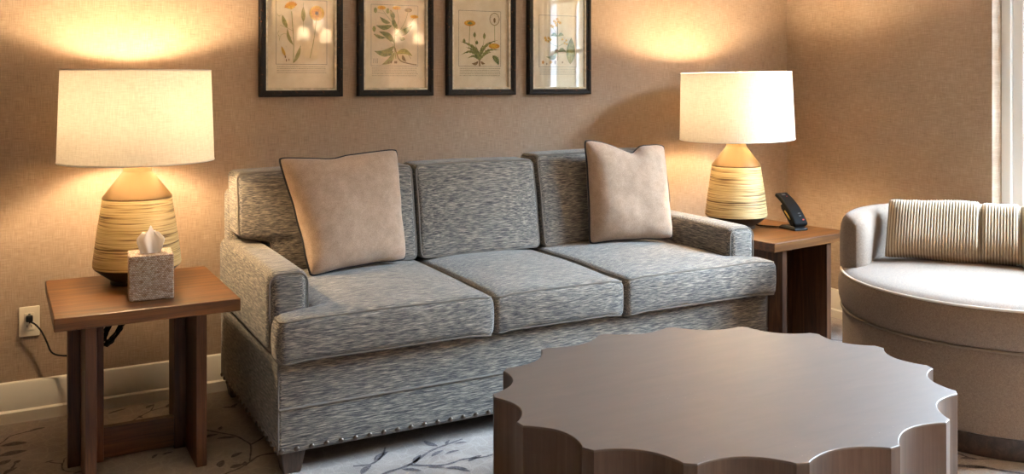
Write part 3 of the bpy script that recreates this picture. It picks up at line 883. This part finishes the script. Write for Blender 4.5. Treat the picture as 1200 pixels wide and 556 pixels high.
for i in range(n+1):
    a = A0+(A1-A0)*i/n
    e = min(i, n-i); endk = 1 if e >= 5 else math.sqrt(max(0, 1-((5-e)/5.0)**2))
    thick = .125*max(.06, endk); rm = .57-.0625
    ztop = .742 + .004*math.sin(2*a) - (1-endk)*.035
    zb = .45
    for k in range(sec):
        q = 2*PI*k/sec; c, s_ = math.cos(q), math.sin(q)
        # superellipse section
        x = math.copysign(abs(c)**.62, c)*thick/2; z = math.copysign(abs(s_)**.55, s_)*(ztop-zb)/2+(ztop+zb)/2
        vs.append(((rm+x)*math.cos(a), (rm+x)*math.sin(a), z))
for i in range(n):
    for k in range(sec): fs.append((i*sec+k, i*sec+(k+1) % sec, (i+1)*sec+(k+1) % sec, (i+1)*sec+k))
fs.append(tuple(range(sec))); fs.append(tuple(n*sec+k for k in range(sec)))
b.add(vs, fs); b.build('curved_back', 'chair', ch, smooth=180)

# ribbed lumbar pillow leaning inside the curved back
def lumbar():
    fx = Vector((math.cos(FA), math.sin(FA), 0)); lat = Vector((math.sin(FA), -math.cos(FA), 0))
    if lat.x < 0: lat = -lat
    o = CC + fx*(-.125) + Vector((0, 0, .671))
    root = tag(empty('lumbar_pillow', o), 'long ribbed cream striped lumbar pillow leaning in the round chair', 'pillow')
    up = (Vector((0, 0, 1))*.80 - fx*.55).normalized(); nr = (fx*.80+Vector((0, 0, 1))*.55).normalized()
    Lx, Hz, T = .80, .252, .15; nx, nz = 560, 26; RIBS = 74
    vs = []; fs = []; idx = {}; rib = []
    for s in (1, -1):
        for i in range(nx+1):
            for j in range(nz+1):
                u = i/nx*2-1; v = math.sin((j/nz*2-1)*PI/2)
                e = i in (0, nx) or j in (0, nz); key = (i, j, 0 if e else s)
                if key in idx: continue
                idx[key] = len(vs)
                k = max(0, (1-u**8)*(1-v**4)); t = T/2*k**.5
                crease = 1-.35*math.exp(-((u+.13)/.02)**2)-.40*math.exp(-((u-.22)/.022)**2)
                t *= crease
                w = .5+.5*math.cos(2*PI*RIBS*(u+1)/2)
                t += .0028*w*min(1, k*3)
                hgt = Hz/2*(1-.03*math.cos(u*9)-.05*(1-crease)*2) + .004*mnoise.noise(Vector((u*9, 0, v)))
                bend = -.10*(u*u-.3)           # follows the curve of the back
                p = lat*(u*Lx/2) + up*(v*hgt) + nr*(s*t) + fx*(-bend*.55)
                vs.append(p); rib.append(w)
    for s in (1, -1):
        for i in range(nx):
            for j in range(nz):
                q = []
                for (a, c) in ((i, j), (i+1, j), (i+1, j+1), (i, j+1)):
                    e = a in (0, nx) or c in (0, nz); q.append(idx[(a, c, 0 if e else s)])
                fs.append(tuple(q))
    b = MB(); b.add(vs, fs); ob = b.build('ribbed_cover', 'rib', root, smooth=180)
    at_ = ob.data.attributes.new('rib', 'FLOAT', 'POINT'); at_.data.foreach_set('value', rib)
lumbar()

# ------------------------------------------------------------------ framed botanical prints
PW, PH, PB = .3621, .525, 1.2142
def loops(b, prof, w, h, mi=0):
    n = len(prof); vs = []
    for (i, d) in prof: vs += [(-w/2+i, -d, i), (w/2-i, -d, i), (w/2-i, -d, h-i), (-w/2+i, -d, h-i)]
    fs = []
    for L in range(n-1):
        for k in range(4): fs.append((L*4+k, L*4+(k+1) % 4, L*4+4+(k+1) % 4, L*4+4+k))
    b.add(vs, fs, mi)
def picture(i, label, draw):
    cx = .9181+.4327*i+PW/2
    t = tag(empty('picture_frame', (cx, 0, PB)), label, 'picture', 'framed botanical prints above the sofa')
    b = MB(); loops(b, [(0, 0), (0, .026), (.004, .031), (.014, .030), (.020, .025), (.026, .024), (.028, .020), (.028, .0)], PW, PH); b.build('frame', 'frame', t, smooth=0, bevel=.0012)
    b = MB(); loops(b, [(.027, .004), (.027, .021), (.031, .022), (.036, .018), (.037, .010), (.037, .004)], PW, PH); b.build('inner_bead', 'bead', t, smooth=30)
    iw, ih = PW-.072, PH-.072
    b = MB(); b.box(-iw/2, iw/2, -.006, -.002, .036, PH-.036)
    # border rectangle of the plate in local metres
    mats = ['paper', 'p_ink', 'p_green', 'p_yellow', 'p_brown', 'p_olive', 'p_orange', 'p_text']
    bw, z0, z1 = draw['w'], draw['z0'], draw['z1']; bx = draw['x']
    Y = -.0066
    def line(p, q, w, mi):
        d = Vector((q[0]-p[0], q[1]-p[1])); n = Vector((-d.y, d.x)).normalized()*w/2
        b.add([(p[0]+n.x, Y, p[1]+n.y), (p[0]-n.x, Y, p[1]-n.y), (q[0]-n.x, Y, q[1]-n.y), (q[0]+n.x, Y, q[1]+n.y)], [(0, 1, 2, 3)], mi)
    for (p, q) in (((bx, z0), (bx+bw, z0)), ((bx+bw, z0), (bx+bw, z1)), ((bx+bw, z1), (bx, z1)), ((bx, z1), (bx, z0))): line(p, q, .0014, 1)
    U = lambda u, v: (bx+u*bw, z0+v*(z1-z0))
    lay = [0]
    def nexty():
        lay[0] += 1; return Y-.00002*lay[0]
    def stem(pts, w, mi=5):
        P = smoothpath([(U(u, v)[0], U(u, v)[1], 0) for u, v in pts], 6); k = len(P); y = nexty(); vs = []
        for i_, p in enumerate(P):
            tt = (P[min(k-1, i_+1)]-P[max(0, i_-1)]).normalized(); n = Vector((-tt.y, tt.x, 0))*w/2
            vs += [(p.x+n.x, y, p.y+n.y), (p.x-n.x, y, p.y-n.y)]
        b.add(vs, [(2*q, 2*q+1, 2*q+3, 2*q+2) for q in range(k-1)], mi)
    def leaf(u0, v0, u1, v1, w, mi=2, bend=.15, jag=0):
        a, c = Vector(U(u0, v0)), Vector(U(u1, v1)); d = c-a; L = d.length; n = Vector((-d.y, d.x))/L; y = nexty(); N = 14; up = []; dn = []
        for q in range(N+1):
            k = q/N; m_ = a+d*k+n*bend*L*math.sin(PI*k); ww = w*math.sin(PI*k**.85)**.9
            if jag and q % 2: ww *= 1-jag
            up.append(m_+n*ww); dn.append(m_-n*ww)
        poly = up+dn[::-1][1:-1]
        vs = [(p.x, y, p.y) for p in up]+[(p.x, y, p.y) for p in dn]
        b.add(vs, [(q, q+1, N+1+q+1, N+1+q) for q in range(N)], mi)
        y2 = nexty(); mid = [a+d*(q/N)+n*bend*L*math.sin(PI*q/N) for q in range(N+1)]
        vs = []
        for p in mid: vs += [(p.x+n.x*.0006, y2, p.y+n.y*.0006), (p.x-n.x*.0006, y2, p.y-n.y*.0006)]
        b.add(vs, [(2*q, 2*q+1, 2*q+3, 2*q+2) for q in range(N)], 4)
    def disc(u, v, rx, ry, mi, spikes=0, amp=.2, n=32):
        x, z = U(u, v); y = nexty(); n = spikes*2 if spikes else n; vs = [(x, y, z)]
        for q in range(n):
            a = 2*PI*q/n; k = 1-(amp if spikes and q % 2 else 0); vs.append((x+rx*k*math.cos(a), y, z+ry*k*math.sin(a)))
        b.add(vs, [(0, 1+q, 1+(q+1) % n) for q in range(n)], mi)
    def fan(u, v, r, a0, a1, mi, n=11):
        x, z = U(u, v); y = nexty(); vs = [(x, y, z)]
        for q in range(2*n+1):
            a = math.radians(a0+(a1-a0)*q/(2*n)); k = r*(1 if q % 2 else .82); vs.append((x+k*math.cos(a), y, z+k*math.sin(a)))
        b.add(vs, [(0, q, q+1) for q in range(1, 2*n+1)], mi)
    draw['fn'](stem, leaf, disc, fan)
    # rows of small faded letterpress under the plate, too fine to read
    rt = random.Random(i+11)
    for row in range(draw.get('rows', 4)):
        z = z0-.012-.0085*row; x = bx+.004
        y = nexty()
        while x < bx+bw-.008:
            L = rt.uniform(.003, .010)
            b.add([(x, y, z), (x+L, y, z), (x+L, y, z+.0028), (x, y, z+.0028)], [(0, 1, 2, 3)], 7); x += L+.0022
    b.build('print', mats, t, smooth=0)
    b = MB(); b.box(-iw/2, iw/2, -.0135, -.0115, .036, PH-.036); b.build('glazing', 'glass', t, smooth=0)
    return t

def d0(stem, leaf, disc, fan):
    stem([(.335, .02), (.34, .35), (.32, .6), (.30, .82)], .0032); fan(.30, .86, .034, 35, 175, 6); fan(.30, .85, .020, 30, 170, 3)
    leaf(.34, .02, .48, .30, .008, 5, -.05); leaf(.33, .30, .22, .56, .007, 5, .1); leaf(.22, .56, .12, .76, .009, 5, .05)
    stem([(.32, .52), (.16, .58), (.08, .60)], .0016); stem([(.31, .40), (.18, .47), (.09, .44), (.06, .36)], .0014); stem([(.10, .76), (.05, .74), (.02, .78)], .0014)
    stem([(.06, .52), (.03, .47), (.07, .42)], .0012); leaf(.18, .12, .10, .28, .006, 3, 0); disc(.18, .115, .003, .006, 4)
    leaf(.53, .66, .53, .90, .009, 5, 0); stem([(.535, .50), (.53, .66)], .0016); stem([(.53, .90), (.535, .96)], .0016)
    disc(.80, .80, .036, .036, 3, 30, .16); disc(.80, .80, .026, .026, 6, 20, .12); disc(.80, .80, .008, .008, 4)
    stem([(.79, .72), (.76, .5), (.72, .3), (.66, .1)], .0026); disc(.20, .06, .0022, .006, 4); disc(.25, .07, .0022, .005, 4)
def d1(stem, leaf, disc, fan):
    stem([(.52, .12), (.49, .35), (.50, .6), (.42, .82)], .0042); stem([(.50, .30), (.60, .10), (.80, .04), (.97, .02)], .0046, 4)
    stem([(.55, .18), (.70, .26), (.85, .12)], .0022, 4)
    for (u, v, r) in ((.22, .95, .022), (.54, .955, .022), (.92, .82, .021)):
        disc(u, v, r, .009, 3, 16, .15); disc(u, v-.008, r*.6, .006, 6)
    disc(.79, .925, .020, .010, 4, 14, .15)
    stem([(.50, .58), (.58, .75), (.54, .94)], .0020); stem([(.52, .50), (.70, .70), (.79, .91)], .0020); stem([(.58, .58), (.80, .68), (.91, .80)], .0018)
    stem([(.44, .72), (.30, .85), (.22, .94)], .0018); stem([(.42, .80), (.38, .90), (.36, .95)], .0018); stem([(.30, .85), (.10, .88)], .0016); disc(.09, .905, .009, .014, 2, 10, .2); disc(.35, .90, .009, .014, 2, 10, .2)
    leaf(.44, .66, .10, .66, .011, 2, .12); leaf(.40, .70, .18, .80, .009, 2, .1); leaf(.46, .74, .40, .92, .010, 2, -.1); leaf(.56, .60, .46, .82, .010, 2, .1)
    leaf(.50, .50, .88, .68, .014, 2, -.08); leaf(.49, .38, .16, .56, .013, 2, -.1); leaf(.48, .32, .06, .24, .016, 2, .22); leaf(.30, .46, .05, .52, .007, 2, .1)
    leaf(.49, .22, .22, .02, .012, 5, .15); leaf(.52, .20, .88, .16, .012, 5, .2); leaf(.47, .24, .28, .20, .009, 2, .15); leaf(.72, .44, .60, .50, .010, 5, .2)
    leaf(.66, .18, .74, .07, .007, 4, -.1); stem([(.49, .28), (.38, .42), (.10, .52)], .0018); disc(.06, .60, .009, .014, 2, 8, .2); stem([(.08, .5), (.06, .58)], .0014)
    for u in (.05, .10, .13): stem([(u, .04), (u+.005, .12)], .0020, 4)
    for u in (.36, .42, .50, .53): disc(u, .06, .0042, .006, 4)
def d2(stem, leaf, disc, fan):
    stem([(.24, .32), (.25, .55), (.26, .77)], .0030, 5); disc(.26, .775, .032, .015, 6, 26, .15); disc(.26, .785, .026, .010, 3, 22, .12); fan(.26, .75, .015, 10, 170, 2, 5)
    stem([(.86, .30), (.85, .80)], .0026, 5); disc(.85, .86, .027, .030, 4, 0); disc(.85, .86, .024, .027, 0, 0); disc(.85, .84, .006, .012, 4)
    for q in range(16):
        a = 2*PI*q/16; disc(.85+.095*math.cos(a), .86+.072*math.sin(a), .0014, .0014, 1, 0, 0, 8)
    disc(.84, .37, .032, .014, 6, 26, .15); disc(.83, .375, .020, .009, 3, 18, .12)
    for (u, v, h) in ((.37, .55, .07), (.60, .52, .09), (.12, .44, .06), (.42, .42, .05)): leaf(u, v-.03, u+.005, v+h, .008, 2, 0, .2)
    stem([(.40, .30), (.38, .54)], .0020, 5); stem([(.56, .30), (.60, .52)], .0020, 5)
    stem([(.49, .0), (.49, .10), (.48, .2)], .0075, 4)
    for (u, v, w, bd) in ((.04, .44, .009, -.18), (.05, .20, .009, -.30), (.16, .34, .008, -.18), (.30, .40, .007, -.10), (.40, .36, .006, -.06), (.58, .40, .007, .08), (.70, .44, .007, .12),
                          (.92, .48, .008, .18), (.95, .30, .008, .2), (.78, .26, .007, .15), (.20, .14, .007, -.25)):
        leaf(.49, .10, u, v, w, 2, bd, .45)
    leaf(.80, .20, .95, .02, .016, 2, .1, .45); leaf(.46, .09, .30, .05, .007, 4, .2); leaf(.52, .09, .62, .05, .006, 4, -.2)
def d3(stem, leaf, disc, fan):
    stem([(.49, .13), (.50, .4), (.49, .7), (.49, .90)], .0046, 4)
    for (u, v) in ((.44, .86), (.52, .88), (.48, .93), (.40, .89), (.56, .86), (.46, .81), (.36, .78), (.33, .80)): disc(u, v, .010, .010, 3, 5, .45); disc(u, v, .0035, .0035, 6)
    for (u, v) in ((.18, .52), (.25, .56), (.30, .53), (.16, .56), (.24, .50)): disc(u, v, .010, .010, 3, 5, .45); disc(u, v, .0035, .0035, 6)
    for (u, v) in ((.62, .54), (.72, .52), (.68, .47), (.74, .45)): disc(u, v, .008, .008, 3, 5, .45)
    stem([(.50, .62), (.40, .72), (.36, .77)], .0016, 5); stem([(.49, .40), (.35, .44), (.22, .52)], .0018, 5); stem([(.50, .40), (.60, .44), (.70, .50)], .0018, 5); stem([(.5, .62), (.6, .68), (.62, .72)], .0014, 5)
    leaf(.48, .32, .18, .20, .012, 2, .30); leaf(.50, .30, .72, .30, .010, 2, .2); leaf(.49, .60, .30, .60, .009, 2, -.2); leaf(.50, .60, .66, .62, .008, 2, .2)
    disc(.46, .32, .012, .010, 4, 8, .3)
    leaf(.83, .06, .86, .58, .026, 2, 0); leaf(.83, .09, .86, .54, .016, 5, 0)
    for u in (.10, .31): disc(u, .09, .010, .012, 6, 5, .5)
    disc(.20, .06, .003, .005, 4); disc(.62, .09, .004, .005, 4); disc(.42, .09, .003, .010, 4)
pics = [
 (dict(x=-.108, w=.222, z0=.140, z1=.418, fn=d0, rows=4), 'black framed botanical print of a yellow sunburst flower, leftmost of the four above the sofa'),
 (dict(x=-.115, w=.226, z0=.136, z1=.412, fn=d1, rows=5), 'black framed botanical print of a leafy branching plant with small yellow flowers'),
 (dict(x=-.115, w=.222, z0=.137, z1=.400, fn=d2, rows=5), 'black framed botanical print of a dandelion rosette with orange flower heads'),
 (dict(x=-.112, w=.216, z0=.136, z1=.392, fn=d3, rows=4), 'black framed botanical print with one big upright leaf, nearest the corner lamp'),
]
for i, (d, l) in enumerate(pics): picture(i, l, d)

# ------------------------------------------------------------------ sconces on the wall behind (seen mirrored in the picture glass)
def sconce(x, z, label):
    t = tag(empty('wall_sconce', (x, YR, z)), label, 'sconce', 'three-shade wall sconces')
    b = MB(); b.lathe([(.105, 0), (.105, .012), (.09, .020), (.03, .030), (.012, .06)], 32)
    b.xf(lambda p: Vector((p.x, p.z, p.y-.10))); b.build('backplate', 'gold', t)
    for (dx, dy, dz) in ((-.11, .13, .0), (.02, .20, .09), (.12, .12, -.02)):
        b = MB(); b.tube(smoothpath([(0, .03, -.10), (dx*.4, dy*.6, -.17), (dx, dy, -.12), (dx, dy, dz-.03)], 6), .006, 8); arm = b.build('arm', 'gold', t)
        b = MB(); b.lathe([(.062, dz-.01), (.046, dz+.125)], 32, caps=False, c=(dx, dy, 0)); b.build('shade', 'sconce_shade', t)
        b = MB(); b.lathe([(.006, dz+.03), (.014, dz+.05), (.018, dz+.07), (.012, dz+.09), (.002, dz+.10)], 16, c=(dx, dy, 0)); b.build('bulb', 'sconce_bulb', t)
    return t
sconce(2.63, 1.68, 'brass sconce with three lit shades on the rear wall, farther from the window')
sconce(3.62, 1.68, 'brass sconce with three lit shades on the rear wall, next to the window')

# ------------------------------------------------------------------ daylight
wd = bpy.data.worlds.new('daylight'); S.world = wd; wd.use_nodes = True
nt = wd.node_tree; nt.nodes.clear()
o = nt.nodes.new('ShaderNodeOutputWorld'); bg = nt.nodes.new('ShaderNodeBackground')
tc = nt.nodes.new('ShaderNodeTexCoord'); sp = nt.nodes.new('ShaderNodeSeparateXYZ'); nt.links.new(tc.outputs['Generated'], sp.inputs[0])
r = nt.nodes.new('ShaderNodeValToRGB'); nt.links.new(sp.outputs[2], r.inputs[0])
e = r.color_ramp.elements
e[0].position = .28; e[0].color = (.022, .024, .02, 1)     # dark band added to cut low skylight and reflections, for unseen trees and buildings
e[1].position = .42; e[1].color = (.60, .79, 1.0, 1)      # bright overcast sky above them
nt.links.new(r.outputs[0], bg.inputs[0]); bg.inputs[1].default_value = 52.0
nt.links.new(bg.outputs[0], o.inputs[0])
pl = bpy.data.lights.new('window_portal', 'AREA'); pl.shape = 'RECTANGLE'; pl.size = WZ1-WZ0; pl.size_y = WY1-WY0
pl.cycles.is_portal = True
po = bpy.data.objects.new('window_portal', pl); COL.objects.link(po)
po.location = (XW+.2, (WY0+WY1)/2, (WZ0+WZ1)/2); po.rotation_euler = (0, PI/2, 0)

# ------------------------------------------------------------------ camera
cd = bpy.data.cameras.new('camera'); cam = bpy.data.objects.new('camera', cd); COL.objects.link(cam)
cam.location = (0, -3.9741, 1.29)
cam.rotation_euler = (PI/2, 0, 1.0774-PI/2)
cd.sensor_width = 36; cd.sensor_fit = 'HORIZONTAL'; cd.lens = 1089.3*36/1200
cd.shift_x = 0; cd.shift_y = -(278-92.82)/1200
cd.clip_start = .05
S.camera = cam
S.view_settings.view_transform = 'Standard'; S.view_settings.look = 'None'
S.view_settings.exposure = 1.15; S.view_settings.gamma = 1; S.view_settings.use_curve_mapping = False
S.cycles.max_bounces = 10; S.cycles.diffuse_bounces = 5; S.cycles.transparent_max_bounces = 12
S.cycles.sample_clamp_indirect = 20; S.cycles.caustics_reflective = False; S.cycles.caustics_refractive = False
S.cycles.use_denoising = True
